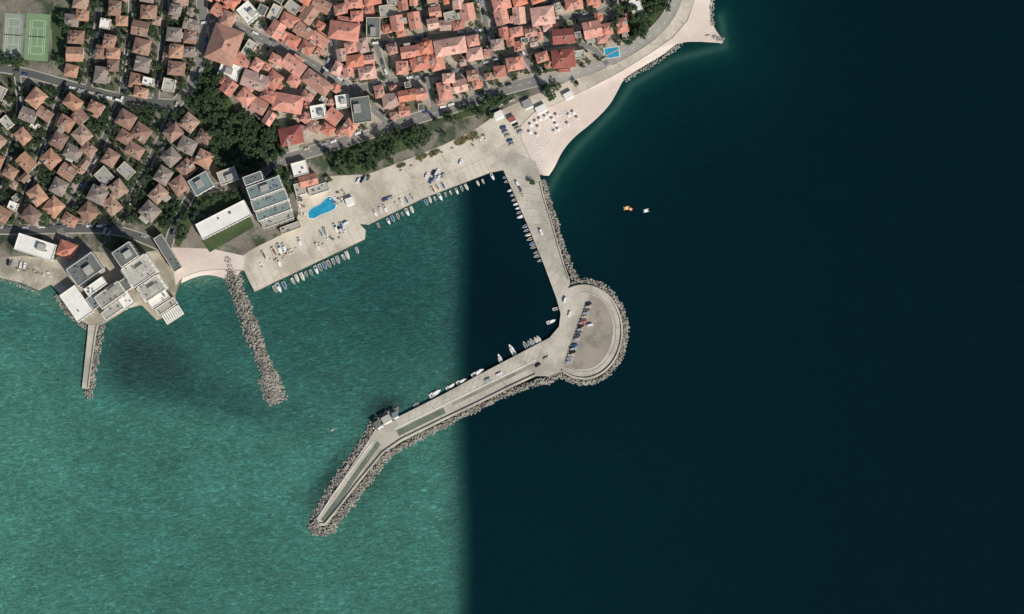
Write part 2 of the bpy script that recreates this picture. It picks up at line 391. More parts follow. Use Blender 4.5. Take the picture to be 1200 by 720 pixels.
# ------------------------------------------------------------------ water
xs=[-9000,-4000,-1500,-700]+list(np.linspace(-390,390,391))+[700,1500,4000,9000]
ys=[-9000,-4000,-1500,-600]+list(np.linspace(-240,240,241))+[600,1500,4000,9000]
X,Y=np.meshgrid(np.array(xs,float),np.array(ys,float))
PX=X/S+600; PY=360-Y/S
def sstep(a,b,x):
    t=np.clip((x-a)/(b-a),0,1); return t*t*(3-2*t)
def L3(c): return np.array(lin(c))
def blob(cx,cy,rx,ry,ang,soft=1.0):
    a=math.radians(ang); dx=PX-cx; dy=-(PY-cy)
    u=(dx*math.cos(a)+dy*math.sin(a))/rx; v=(-dx*math.sin(a)+dy*math.cos(a))/ry
    return np.exp(-(u*u+v*v)**soft)
def mixc(C,c,t): return C*(1-t[...,None])+L3(c)*t[...,None]
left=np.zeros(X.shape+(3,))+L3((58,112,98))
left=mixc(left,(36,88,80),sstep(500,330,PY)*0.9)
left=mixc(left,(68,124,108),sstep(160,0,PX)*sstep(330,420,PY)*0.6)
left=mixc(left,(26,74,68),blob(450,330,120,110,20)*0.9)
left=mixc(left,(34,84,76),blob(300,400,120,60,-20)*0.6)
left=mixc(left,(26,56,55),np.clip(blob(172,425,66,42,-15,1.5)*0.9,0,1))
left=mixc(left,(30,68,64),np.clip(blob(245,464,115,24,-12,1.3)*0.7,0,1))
left=mixc(left,(28,60,56),np.clip(blob(385,562,13,50,-34)*0.9,0,1))  # cast shadow of the outer pier arm, painted into the water tint
left=mixc(left,(24,50,50),np.clip(blob(450,478,24,16,20)*0.9,0,1))  # shadow of the harbour sheds on the water, painted as darker tint
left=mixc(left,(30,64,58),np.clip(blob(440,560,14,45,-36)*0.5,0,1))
left=mixc(left,(94,138,120),np.clip(blob(30,345,70,14,-10)*0.5,0,1))
left=mixc(left,(90,128,110),np.clip(blob(232,325,26,10,0)*0.8,0,1))
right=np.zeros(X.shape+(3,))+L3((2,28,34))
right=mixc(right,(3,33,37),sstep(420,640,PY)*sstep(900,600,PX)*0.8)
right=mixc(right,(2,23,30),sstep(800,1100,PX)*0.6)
bo=[(640,230),(655,200),(680,170),(720,130),(740,100),(790,70),(850,55),(845,20)]
D=np.full(X.shape,1e9)
for a,b_ in zip(bo[:-1],bo[1:]):
    dx,dy=b_[0]-a[0],b_[1]-a[1]; t=np.clip(((PX-a[0])*dx+(PY-a[1])*dy)/(dx*dx+dy*dy),0,1)
    D=np.minimum(D,np.hypot(PX-a[0]-t*dx,PY-a[1]-t*dy))
right=mixc(right,(5,42,42),np.exp(-(D/75)**2)*0.8)
right=mixc(right,(16,62,56),np.exp(-(D/14)**2)*0.7)
right=mixc(right,(60,92,82),np.exp(-(D/4)**2)*0.5)
right=mixc(right,(2,24,32),sstep(660,600,PX)*sstep(430,380,PY)*0.7)
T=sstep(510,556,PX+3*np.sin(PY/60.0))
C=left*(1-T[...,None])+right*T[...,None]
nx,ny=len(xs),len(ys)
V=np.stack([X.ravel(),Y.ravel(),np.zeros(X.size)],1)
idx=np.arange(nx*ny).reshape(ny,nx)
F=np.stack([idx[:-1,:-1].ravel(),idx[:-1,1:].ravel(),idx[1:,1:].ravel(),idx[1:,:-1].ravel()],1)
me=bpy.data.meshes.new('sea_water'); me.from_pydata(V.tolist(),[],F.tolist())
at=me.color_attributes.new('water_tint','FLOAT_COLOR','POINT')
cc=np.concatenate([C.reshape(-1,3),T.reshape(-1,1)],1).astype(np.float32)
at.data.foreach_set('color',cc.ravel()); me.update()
m,nt,b=newmat('sea_water_mat')
va=N(nt,'ShaderNodeAttribute',attribute_name='water_tint')
tc=N(nt,'ShaderNodeTexCoord').outputs['Object']
mp=N(nt,'ShaderNodeMapping'); mp.inputs['Rotation'].default_value=(0,0,math.radians(-28)); mp.inputs['Scale'].default_value=(0.5,1.0,1)
nt.links.new(tc,mp.inputs['Vector']); wv=mp.outputs[0]
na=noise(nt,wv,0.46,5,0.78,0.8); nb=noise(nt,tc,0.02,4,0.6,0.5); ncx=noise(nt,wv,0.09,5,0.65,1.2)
ra=ramp(nt,[(0.27,(0.55,)*3),(0.47,(0.88,)*3),(0.58,(1.22,)*3),(0.69,(2.2,)*3)]); nt.links.new(na,ra.inputs[0])  # bright speckle imitates sun glitter on ripples, multiplied into the base colour
rb=ramp(nt,[(0.3,(0.84,)*3),(0.7,(1.14,)*3)]); nt.links.new(nb,rb.inputs[0])
rc=ramp(nt,[(0.3,(0.82,)*3),(0.7,(1.20,)*3)]); nt.links.new(ncx,rc.inputs[0])
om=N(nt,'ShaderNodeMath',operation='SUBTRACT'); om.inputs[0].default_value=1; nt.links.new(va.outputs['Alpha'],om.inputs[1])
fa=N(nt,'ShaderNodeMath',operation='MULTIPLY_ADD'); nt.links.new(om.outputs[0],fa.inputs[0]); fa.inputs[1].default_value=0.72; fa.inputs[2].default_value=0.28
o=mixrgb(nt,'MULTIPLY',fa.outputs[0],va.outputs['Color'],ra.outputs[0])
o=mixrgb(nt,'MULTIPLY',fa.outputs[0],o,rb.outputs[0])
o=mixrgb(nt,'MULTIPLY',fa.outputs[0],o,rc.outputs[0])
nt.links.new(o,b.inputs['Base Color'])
rg=N(nt,'ShaderNodeMath',operation='MULTIPLY_ADD'); nt.links.new(om.outputs[0],rg.inputs[0]); rg.inputs[1].default_value=0.14; rg.inputs[2].default_value=0.16
nt.links.new(rg.outputs[0],b.inputs['Roughness']); b.inputs['IOR'].default_value=1.33; b.inputs['Specular IOR Level'].default_value=0.3
bh=noise(nt,wv,0.6,5,0.75,0.3)
bp=N(nt,'ShaderNodeBump'); bp.inputs['Distance'].default_value=1.3
bs=N(nt,'ShaderNodeMath',operation='MULTIPLY_ADD'); nt.links.new(om.outputs[0],bs.inputs[0]); bs.inputs[1].default_value=0.7; bs.inputs[2].default_value=0.15
nt.links.new(bs.outputs[0],bp.inputs['Strength'])
nt.links.new(bh,bp.inputs['Height']); nt.links.new(bp.outputs[0],b.inputs['Normal'])
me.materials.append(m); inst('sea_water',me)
# ------------------------------------------------------------------ roads
ROADS=[
([(234,-60),(236,5),(240,35),(236,70),(222,105),(206,122)],6.5,'asph'),
([(240,30),(270,25),(298,42),(340,60),(380,84),(412,106),(446,134),(462,148)],6,'asph'),
([(318,192),(350,182),(392,170),(440,154),(490,138),(540,124),(585,106),(632,94)],7,'asph'),
([(632,94),(668,88),(700,78),(740,58),(776,32),(796,-5),(800,-60)],7,'asphl'),
([(380,84),(392,60),(384,30),(400,-40)],3.6,'asph'),
([(412,106),(450,96),(500,90),(560,78),(612,62),(640,54)],3.6,'asph'),
([(500,90),(510,132)],3.4,'asph'),([(560,78),(572,112)],3.4,'asph'),
([(612,62),(632,94)],3.4,'asph'),([(440,52),(500,44),(570,36),(640,24),(720,14),(745,-40)],3.6,'asph'),
([(500,44),(490,-40)],3.4,'asph'),([(570,36),(560,-40)],3.4,'asph'),([(640,54),(640,24),(655,-40)],3.4,'asph'),([(570,36),(580,76)],3.2,'asph'),([(440,52),(455,95)],3.2,'asph'),
([(640,54),(690,50),(712,76)],3.6,'asph'),
([(206,122),(150,118),(75,98),(20,82),(-40,76)],5,'asphd'),
([(118,-40),(116,20),(104,104)],3.4,'asphd'),([(156,-40),(154,30),(142,116)],3.4,'asphd'),([(196,-40),(194,20),(182,120)],3.4,'asphd'),
([(20,82),(26,140),(-10,240)],3.4,'asphd'),([(75,98),(60,150),(30,230),(20,262)],3.6,'asphd'),
([(142,116),(116,180),(70,262)],3.4,'asphd'),([(206,122),(176,190),(140,262)],3.6,'asphd'),
([(-40,268),(20,270),(70,268),(140,268),(196,292)],5.5,'asphd'),([(240,200),(205,262),(196,292)],5,'asphd'),
([(70,268),(84,305)],5,'asph'),([(318,192),(300,212),(240,222)],5,'asph')]
RW=[]
for i,(px,w,mt) in enumerate(ROADS):
    p=resample(smooth([P(*q)[:2] for q in px],2),2.0); RW.append((p,w))
    mb=MB(); ribbon(mb,p,w,GZ+.06+.006*i,M[mt]); mb.obj('street')
for i,(p,w) in enumerate(RW):
    mb=MB()
    for sgn in (1,-1):
        c=offs(p,sgn*(w/2+.45)); 
        for a,b_ in zip(c[:-1],c[1:]):
            mid=((a[0]+b_[0])/2,(a[1]+b_[1])/2); ok=True
            for j,(q,w2) in enumerate(RW):
                if j!=i and dpoly(mid,q[::3]+[q[-1]])<w2/2+.9: ok=False;break
            if not ok: continue
            A=offs([a,b_],.45);B=offs([a,b_],-.45); z=GZ+.25+.0015*i
            mb.face([(*B[0],z),(*B[1],z),(*A[1],z),(*A[0],z)],M['walk'])
            mb.face([(*B[0],GZ),(*B[1],GZ),(*B[1],z),(*B[0],z)],M['walk'])
            mb.face([(*A[1],GZ),(*A[0],GZ),(*A[0],z),(*A[1],z)],M['walk'])
    if mb.f: mb.obj('sidewalk')
mb=MB()
for k in (1,2,3): dashes(mb,ROADS[k][0],0.2,GZ+.06+.006*k+.004,3,4,M['line'])
mb.obj('road_markings')
def roadd(p):
    return min(dpoly(p,q[::3]+[q[-1]])-w/2 for q,w in RW)
# ------------------------------------------------------------------ buildings
OCC=[]
def hiproof(mb,cx,cy,w,d,z,kind,m,ov=0.5,pitch=0.42,th=0.22,wallm=None):
    sw=w<d
    W,D=(d,w) if sw else (w,d)
    hw,hd=W/2+ov,D/2+ov; rise=hd*pitch; rl=(hw-hd) if kind=='hip' else hw
    rl=max(rl,0.01)
    def T(x,y,zz): return (cx+(-y if sw else x),cy+(x if sw else y),zz)
    e=[T(-hw,-hd,z),T(hw,-hd,z),T(hw,hd,z),T(-hw,hd,z)]; r0=T(-rl,0,z+rise); r1=T(rl,0,z+rise)
    mb.face([e[0],e[1],r1,r0],m); mb.face([e[2],e[3],r0,r1],m)
    gm=m if kind=='hip' else wallm
    mb.face([e[1],e[2],r1],gm); mb.face([e[3],e[0],r0],gm)
    u=[(q[0],q[1],z-th) for q in e]
    for k in range(4):
        l=(k+1)%4; mb.face([u[k],u[l],e[l],e[k]],M['frame'])
    mb.face(u[::-1],M['frame'])
    rr=0.2
    a=T(-rl,-rr,z+rise+.04);b_=T(rl,-rr,z+rise+.04);c=T(rl,rr,z+rise+.04);dd=T(-rl,rr,z+rise+.04)
    mb.face([a,b_,c,dd],M['chim'])
def windows(mb,x0,x1,y0,y1,h,z0=0,step=2.9):
    ns=max(1,int((h-0.2)//2.9))
    for s in range(ns):
        z=z0+s*2.9+1.0
        for (L,fn) in ((x1-x0,lambda t,o:(x0+t,y0-o)),(x1-x0,lambda t,o:(x1-t,y1+o)),(y1-y0,lambda t,o:(x1+o,y0+t)),(y1-y0,lambda t,o:(x0-o,y1-t))):
            k=max(1,int(L//step))
            for i in range(k):
                c=L*(i+.5)/k
                for hwid,zz0,zz1,off,mm in ((.65,z-.08,z+1.48,.02,'frame'),(.55,z,z+1.4,.045,'glass')):
                    a=fn(c-hwid,off); b_=fn(c+hwid,off)
                    mb.face([(*a,zz0),(*b_,zz0),(*b_,zz1),(*a,zz1)],M[mm])
def house(cx,cy,w,d,ang,h=None,roof='roofC',kind=None,wing=.6,name='tiled_roof_house',hipp=.62):
    w*=S; d*=S
    h=h or R.choice([5.8,8.7,8.7,6.2,7.4]); kind=kind or ('hip' if R.random()<hipp else 'gable')
    mb=MB(); wm=M['wall'] if R.random()<.7 else M['wallw']
    mb.box(-w/2,w/2,-d/2,d/2,0,h-.22,wm,bottom=False); windows(mb,-w/2,w/2,-d/2,d/2,h)
    rm=M[roof]; pt=R.uniform(.46,.68)
    hiproof(mb,0,0,w,d,h,kind,rm,pitch=pt,wallm=wm)
    mb.face([(-.5,-d/2-.06,0),(.5,-d/2-.06,0),(.5,-d/2-.06,2.1),(-.5,-d/2-.06,2.1)],M['door'])
    if R.random()<wing:
        s=R.choice([-1,1]); ww=w*R.uniform(.35,.55); wd=d*R.uniform(.25,.42); ox=R.uniform(-.22,.22)*w; oy=s*(d/2+wd/2); hh=h-R.choice([.6,2.9])
        mb.box(ox-ww/2,ox+ww/2,min(s*d/2,s*(d/2+wd)),max(s*d/2,s*(d/2+wd)),0,hh-.22,wm,bottom=False)
        if R.random()<.6: hiproof(mb,ox,oy,ww,wd,hh,'hip',rm,pitch=pt*.9,ov=.35,wallm=wm)
        else: mb.box(ox-ww/2-.1,ox+ww/2+.1,min(s*(d/2+.6),s*(d/2+wd+.1)),max(s*(d/2+.6),s*(d/2+wd+.1)),hh-.2,hh,R.choice([M['flat'],M['walk'],M['walk']]))
    if R.random()<.3:
        s=R.choice([-1,1]); x=R.uniform(-.22,.22)*w; tw=R.uniform(1.4,2.4); y0=s*d*.12; y1=s*(d/2+.3)
        mb.box(x-tw/2,x+tw/2,min(y0,y1),max(y0,y1),h-.2,h+pt*d*.36,wm,top=R.choice([M['flat'],M['walk'],rm]))
    for _ in range(R.choice([1,1,2,2])):
        x=R.uniform(-.3,.3)*w; y=R.uniform(-.25,.25)*d
        mb.box(x-.35,x+.35,y-.45,y+.45,h-.1,h+min(w,d)*.5*pt+.7,M['chim']); mb.box(x-.45,x+.45,y-.55,y+.55,h+min(w,d)*.5*pt+.7,h+min(w,d)*.5*pt+.85,M['flat'])
    if R.random()<.4:
        s=R.choice([-1,1]); x=R.uniform(-.2,.2)*w; yc=s*d*.28
        mb.box(x-.9,x+.9,min(yc,yc+s*1.6),max(yc,yc+s*1.6),h+.1,h+.5+pt*d*.25+.6,M['wallw'],top=rm)
    if R.random()<.3:
        x=R.uniform(-.2,.2)*w
        zz=h+min(w,d)*.5*pt*.6
        mb.box(x-1,x+1,-d*.3,-d*.3+1.3,zz,zz+.5,M['flatw'],top=M['flatd'])
    x,y,_=P(cx,cy); mb.obj(name,(x,y,GZ),math.radians(ang))
    OCC.append((x,y,math.hypot(w,d)/2*.80))
def flatb(cx,cy,w,d,ang,h,top='flat',wall='wall',units=3,name='flat_roof_building',pent=True,terr=False):
    w*=S; d*=S; mb=MB(); wm=M[wall]
    mb.box(-w/2,w/2,-d/2,d/2,0,h,wm,top=M[top],bottom=False); windows(mb,-w/2,w/2,-d/2,d/2,h)
    t=.3
    for (a,b_,c,e) in ((-w/2-.05,w/2+.05,-d/2-.05,-d/2+t),(-w/2-.05,w/2+.05,d/2-t,d/2+.05),(-w/2-.05,-w/2+t,-d/2+t+.003,d/2-t-.003),(w/2-t,w/2+.05,-d/2+t+.003,d/2-t-.003)):
        mb.box(a,b_,c,e,h-.3,h+.6,wm)
    if pent and w>7 and d>7:
        px_,py_=R.uniform(-.2,.2)*w,R.uniform(-.2,.2)*d; pw_,pd_=min(w*.18,3),min(d*.2,3)
        mb.box(px_-pw_,px_+pw_,py_-pd_,py_+pd_,h+.01,h+2.6,M['wallg'],top=M['flat'])
    for _ in range(units):
        x=R.uniform(-.4,.4)*w; y=R.uniform(-.4,.4)*d; s=R.uniform(.4,.9)
        mb.box(x-s,x+s,y-s*.7,y+s*.7,h+.02,h+R.uniform(.6,1.2),M['metal'])
    if terr:
        for k in range(1,int(h//3)):
            for s in (-1,1):
                y0=s*(d/2+.06); y1=s*(d/2+1.3)
                n_=max(1,int(w//3.4))
                for q in range(n_):
                    xa=-w/2+w*q/n_+.25; xb=-w/2+w*(q+1)/n_-.25
                    mb.box(xa,xb,min(y0,y1),max(y0,y1),k*3-.12,k*3+.04,wm); mb.box(xa,xb,min(y1,y1-s*.08),max(y1,y1-s*.08),k*3+.05,k*3+1.0,wm)
    x,y,_=P(cx,cy); o=mb.obj(name,(x,y,GZ),math.radians(ang)); OCC.append((x,y,math.hypot(w,d)/2*.8)); return o
flatb(263,258,64,20,27,7,'flatw','wallw',2,'white_roof_hall',False)
flatb(326,258,38,9,20,8,'flat','wallg',5,'seafront_hotel',False,True)
flatb(322,248,41,11,20,14,'flatb','wallw',6,'seafront_hotel',False,True)
flatb(318,236,42,13,20,20,'flatb','wallw',9,'seafront_hotel',False,True)
flatb(313,222,40,15,20,26,'flatb','wallw',8,'seafront_hotel',True,True)
flatb(300,211,22,10,20,30,'flatd','wallw',3,'seafront_hotel',False)
flatb(341,267,24,8,20,5,'walk','wall',2,'seafront_hotel',False)
flatb(43,290,46,20,-18,7,'flatw','wallw',3,'warehouse')
house(80,293,20,17,-20,6,'roofC','hip',0)
flatb(102,316,36,24,35,14,'flatd','wallw',9,'waterfront_hotel',True,True)
flatb(91,356,38,22,-55,7,'flatw','wallw',1,'waterfront_hotel',False)
flatb(115,336,26,10,35,17,'flatw','wallw',5,'waterfront_hotel',False)
flatb(131,346,34,16,35,12,'flat','wallw',9,'waterfront_hotel',True,True)
flatb(149,352,14,18,35,8,'flatw','wallw',3,'waterfront_hotel',False)
flatb(112,353,14,16,35,5,'flatb','wallw',1,'waterfront_hotel',False)
flatb(133,364,26,10,35,6,'flat','wallw',2,'waterfront_hotel',False)
flatb(166,318,26,32,-56,20,'flat','wallw',9,'waterfront_hotel',True,True)
flatb(180,338,20,27,-56,15,'flat','wallw',6,'waterfront_hotel',True,True)
flatb(188,351,10,24,-56,11,'flatw','wallw',3,'waterfront_hotel',False)
flatb(151,299,20,24,-56,25,'flatd','wallw',5,'waterfront_hotel')
flatb(196,359,9,26,-56,7,'walk','wallw',2,'waterfront_hotel',False)
flatb(150,333,14,12,-56,9,'flatd','wallw',2,'waterfront_hotel',False)
flatb(198,297,46,11,-58,8,'flatd','wall',3,'apartment_block',False)
flatb(237,216,24,20,30,11,'flatb','wallw',2,'apartment_block')
flatb(268,207,22,16,20,9,'flat','wall',2,'apartment_block')
flatb(374,132,18,16,10,9,'flatw','wallw',2,'apartment_block')
flatb(424,130,22,30,8,11,'flatd','wall',3,'apartment_block')
flatb(402,120,16,16,8,7,'flatw','wallw',2,'apartment_block')
house(342,160,26,20,12,8,'roofR','hip'); house(362,212,20,12,15,5,'roofC','gable',0); 
flatb(374,222,24,10,18,4,'flat','wallw',3,'beach_bar',False); flatb(352,198,18,16,15,5,'flatw','wallw',2,'beach_bar',False); flatb(352,222,12,14,15,4,'walk','wallw',2,'beach_bar',False)
flatb(292,16,22,18,-50,9,'flatw','wallw',3,'apartment_block')
house(264,54,34,42,-20,9,'roofC','hip'); flatb(270,84,24,18,-20,6,'flatw','wallw',2,'apartment_block')
flatb(438,34,16,24,0,10,'flatd','wall',2,'apartment_block')
house(404,38,34,20,-8,9,'roofC','hip'); house(660,44,24,16,5,9,'roofR','gable'); house(660,70,26,20,5,8,'roofR','hip')
house(528,56,36,18,10,9,'roofC','hip'); house(636,20,26,20,8,9,'roofC'); house(694,36,20,18,12,8,'roofC')
house(345,78,26,16,-35,8,'roofC'); house(372,98,34,16,-35,8,'roofC'); house(300,96,30,18,-20,8); house(338,122,34,20,-10,8)
mb=MB(); mb.box(-7,7,-4,4,0,.12,M['pier'])
for i in range(9): mb.box(-7+i*1.65,-6.2+i*1.65,-3.8,3.8,3.0,3.2,M['white'])
for x in (-6.8,6.8):
    for y in (-3.6,3.6): mb.cyl(x,y,.12,3,.12,.12,6,M['metal'])
mb.box(-7.1,7.1,-3.7,-3.5,2.8,2.99,M['white']); mb.box(-7.1,7.1,3.5,3.7,2.8,2.99,M['white'])
mb.obj('terrace_pergola',(*P(203,369)[:2],GZ+.04),math.radians(33))
OCC.append((*P(200,364)[:2],8))
for q in ((376,244,18),(717,62,9),(44,42,22),(15,40,14),(265,278,12),(130,272,8),(300,290,10)): OCC.append((*P(q[0],q[1])[:2],q[2]))
regA=[(82,-30),(232,-30),(232,70),(208,112),(150,112),(84,96)]
regB=[(-30,96),(70,104),(140,124),(210,128),(238,150),(246,178),(232,205),(205,235),(186,262),(120,262),(50,262),(-30,262)]
regC=[(252,20),(262,-30),(760,-30),(748,18),(732,52),(700,74),(640,92),(590,104),(545,120),(480,136),(430,150),(385,160),(340,150),(282,128),(262,96),(300,90),(268,60)]
def fill(poly,ang,sx,sy,wr,dr,roof,jit,angj,skip=.04,pf=.08,small=False,wing=.6,hipp=.62,ovl=.9):
    a=math.radians(ang); cs,sn=math.cos(a),math.sin(a)
    cx=sum(p[0] for p in poly)/len(poly); cy=sum(p[1] for p in poly)/len(poly)
    for j in range(-34,35):
        off=R.uniform(0,sx)
        for i in range(-34,35):
            u=i*sx+off+R.uniform(-jit,jit); v=j*sy+R.uniform(-jit,jit)
            px,py=cx+u*cs+v*sn, cy-u*sn+v*cs
            if not inside((px,py),poly) or px<-25 or py<-25 : continue
            w=R.uniform(*wr); d=R.uniform(*dr)
            x,y,_=P(px,py); r=math.hypot(w,d)/2*S*.80
            if any(math.hypot(x-ox,y-oy)<(r+orr)*ovl for ox,oy,orr in OCC): continue
            if roadd((x,y))<min(w,d)/2*S*.95: continue
            if R.random()<skip: continue
            aa=ang+R.uniform(-angj,angj)+(90 if R.random()<.3 else 0)
            if R.random()<pf: flatb(px,py,w*.9,d*.9,aa,R.choice([3,6]) if small else R.choice([6,9]),R.choice(['flat','flatw','flat','walk','flatd']), 'wall',2,'flat_roof_house',False)
            else: house(px,py,w,d,aa,roof=roof,kind=None,h=R.choice([3.2,5.8]) if small else None,wing=wing,hipp=hipp)
def cluster(poly,ang,sx,sy,wr,dr,roof,jit,angj,pf=.1,pf2=.3,skip2=.2,mid=.3,**k):
    fill(poly,ang,sx,sy,wr,dr,roof,jit,angj,pf=pf,**k); fill(poly,ang,sx*.33,sy*.33,(wr[0]*.8,wr[0]),(dr[0]*.8,dr[0]),roof,jit,angj,pf=pf,skip=mid,**k); fill(poly,ang,sx*.4,sy*.4,(wr[0]*.5,wr[0]*.75),(dr[0]*.5,dr[0]*.75),roof,jit,angj,pf=pf2,skip=skip2,small=True)
dist1=[(252,-30),(400,-30),(392,60),(420,120),(430,150),(385,160),(340,150),(282,128),(262,96),(300,90),(252,40)]
dist2=[(400,-30),(570,-30),(575,112),(545,120),(480,136),(430,150),(420,120),(392,60)]
dist3=[(570,-30),(760,-30),(748,18),(732,52),(700,74),(640,92),(575,112)]
cluster(dist1,-32,21,17,(15,21),(12,16),'roofC',1.6,7,pf=.12,skip2=.45,mid=.6,ovl=.88)
cluster(dist2,10,21,17,(14,21),(12,16),'roofC',1.6,7,pf=.10,skip2=.45,mid=.6,ovl=.88)
cluster(dist3,12,22,18,(14,21),(12,17),'roofC',1.6,7,pf=.16,skip2=.45,mid=.6,ovl=.88)
cluster(regA,-8,20,20,(15,19),(13,17),'roofL',1.2,7,pf=.05,skip2=.85,mid=.7,wing=.45,hipp=.8,ovl=.9)
cluster(regB,-38,22.5,22,(17,20),(14,18),'roofL',1.8,16,pf=.06,skip2=.88,mid=.75,wing=.4,hipp=.85,ovl=.95)
# ------------------------------------------------------------------ pools and courts
def pool(px,py,pts,ang,it=2):
    x,y,_=P(px,py); e=bpy.data.objects.new('swimming_pool',None); COL.objects.link(e); e.location=(x,y,GZ); e.rotation_euler=(0,0,math.radians(ang))
    if it: pts=smooth(pts+[pts[0]],it)[:-1]
    mb=MB(); prism(mb,[(a*1.15,b_*1.22) for a,b_ in pts],0,.12,M['conc'],M['conc']); mb.obj('pool_surround',parent=e)
    mb=MB(); prism(mb,[(a*1.05,b_*1.07) for a,b_ in pts],0,.2,M['white'],M['white']); mb.obj('coping',parent=e)
    mb=MB(); prism(mb,pts,0,.215,M['pool']); mb.obj('pool_water',parent=e)
pool(377,244,[(-11,-3),(-8,-5),(-2,-4),(4,-4.5),(9,-4),(11,0),(9,5.5),(5,5),(0,2.5),(-6,2.6),(-10,1)],22)
pool(717,62,[(-5,-3.4),(5,-3.4),(5,3.4),(-5,3.4)],8,0)
def court(name,cx,cy,w,d,ang,m):
    x,y,_=P(cx,cy); e=bpy.data.objects.new(name,None); COL.objects.link(e); e.location=(x,y,GZ); e.rotation_euler=(0,0,math.radians(ang))
    mb=MB(); mb.box(-w/2,w/2,-d/2,d/2,.0,.06,m); mb.obj('surface',parent=e)
    mb=MB(); z=.075
    def ln(x0,y0,x1,y1): 
        mb.face([(x0,y0,z),(x1,y0,z),(x1,y1,z),(x0,y1,z)],M['line'])
    a,b_=5.5,11.9
    for s in (-1,1):
        ln(s*a-.1,-b_,s*a+.1,b_); ln(s*4.1-.08,-b_+.11,s*4.1+.08,b_-.11); 
        ln(-4.01,s*b_-.1,4.01,s*b_+.1); ln(-4,s*6.4-.08,4,s*6.4+.08)
    ln(-.08,-6.3,.08,6.3); mb.obj('court_lines',parent=e)
    mb=MB(); mb.box(-6,6,-.03,.03,.08,1.0,M['metal']); 
    for sx in (-w/2,w/2):
        for k in range(7): mb.cyl(sx,-d/2+d*k/6,0,3.2,.05,.05,5,M['metal'])
        for zz in (1,2,3.2): mb.box(sx-.03,sx+.03,-d/2,d/2,zz-.05,zz,M['metal'])
    mb.obj('net_and_fence',parent=e)
court('tennis_court',44,44,17,33,-4,M['courtg']); court('tennis_court',16,42,14,31,-4,M['courtb'])
sheet('sports_lawn',[(236,282),(292,252),(298,266),(246,296)],GZ+.055,M['grass'])
def bed(cx,cy,a,b_,ang):
    pts=[(a*math.cos(t*math.pi/10),b_*math.sin(t*math.pi/10)) for t in range(20)]
    mb=MB(); prism(mb,[(x*1.08,y*1.12) for x,y in pts],0,.2,M['walk'],M['walk']); prism(mb,pts,0,.23,M['soil'])
    for _ in range(26):
        t=R.uniform(0,6.28); r=R.random()**.5*.85; x,y=a*r*math.cos(t),b_*r*math.sin(t); s=R.uniform(.3,.7)
        for k in range(14):
            v=Vector((R.gauss(0,1),R.gauss(0,1),abs(R.gauss(0,1)))).normalized()*s*R.uniform(.4,1); q=.22
            u=Vector((R.uniform(-1,1),R.uniform(-1,1),R.uniform(-.5,.5)))*q; w=Vector((-u.y,u.x,R.uniform(-.2,.2)))
            c=Vector((x,y,.2))+v
            mb.face([c-u,c-w,c+u,c+w],M['leaf'])
    mb.obj('flower_bed',(*P(cx,cy)[:2],GZ+.03),math.radians(ang))
for q in ((494,184,4.5,2,20),(509,179,4.5,2,22),(540,165,5,2.9,25),(553,159,4.6,2.9,25),(470,194,3.6,1.6,18)): bed(*q)
# ------------------------------------------------------------------ trees
def leafq(mb,c,s,m):
    n=Vector((R.gauss(0,1),R.gauss(0,1),abs(R.gauss(0,1))+.4)).normalized(); u=n.orthogonal().normalized()
    u=Matrix.Rotation(R.uniform(0,6.28),3,n)@u; w=n.cross(u)*.7; u=u*s; w=w*s
    mb.face([c-u,c-w,c+u,c+w],m)
def tree_mesh(kind):
    mb=MB(); lm=M['leaf'] if kind!='con' else M['leaf2']
    if kind=='con':
        mb.cyl(0,0,0,9,.25,.05,6,M['trunk'])
        for l in range(9):
            z=1.6+l*.95; rr=2.6*(1-l/10)
            for k in range(8):
                a=R.uniform(0,6.28)
                for t in range(9):
                    r=rr*t/9+.2; leafq(mb,Vector((r*math.cos(a)+R.gauss(0,.15),r*math.sin(a)+R.gauss(0,.15),z-r*.2+R.gauss(0,.12))),R.uniform(.3,.5),lm)
        return mb.mesh('conifer_tree')
    mb.cyl(0,0,0,3.2,.32,.2,7,M['trunk'])
    nb=R.randint(10,14); 
    for k in range(nb):
        a=R.uniform(0,6.28); r=3.0*R.random()**.55; z=R.uniform(3.8,7.2)-r*.35
        c=Vector((r*math.cos(a),r*math.sin(a),z)); cr=R.uniform(.8,1.5)
        st=Vector((0,0,R.uniform(2,3.1))); d=c-st; o=d.orthogonal().normalized(); o2=d.normalized().cross(o)
        A=[st+o*.11,st+(-.5*o+.87*o2)*.11,st+(-.5*o-.87*o2)*.11]; B=[c+o*.03,c+(-.5*o+.87*o2)*.03,c+(-.5*o-.87*o2)*.03]
        for i in range(3): mb.face([A[i],A[(i+1)%3],B[(i+1)%3],B[i]],M['trunk'])
        for _ in range(int(46*cr)):
            v=Vector((R.gauss(0,1),R.gauss(0,1),R.gauss(0,.8))).normalized()*cr*R.uniform(.45,1.08)
            leafq(mb,c+v,R.uniform(.26,.52),lm)
    return mb.mesh('broadleaf_tree')
TM=[tree_mesh('b') for _ in range(7)]; TC=[tree_mesh('con') for _ in range(2)]
TO=[]
def tree(px,py,s=None,con=None):
    x,y,_=P(px,py); con=R.random()<.12 if con is None else con
    s=s or R.uniform(.65,1.15)
    inst('conifer_tree' if con else 'broadleaf_tree',R.choice(TC if con else TM),(x,y,GZ-.02),R.uniform(0,6.28),(s,s,s*R.uniform(.85,1.1))); TO.append((x,y))
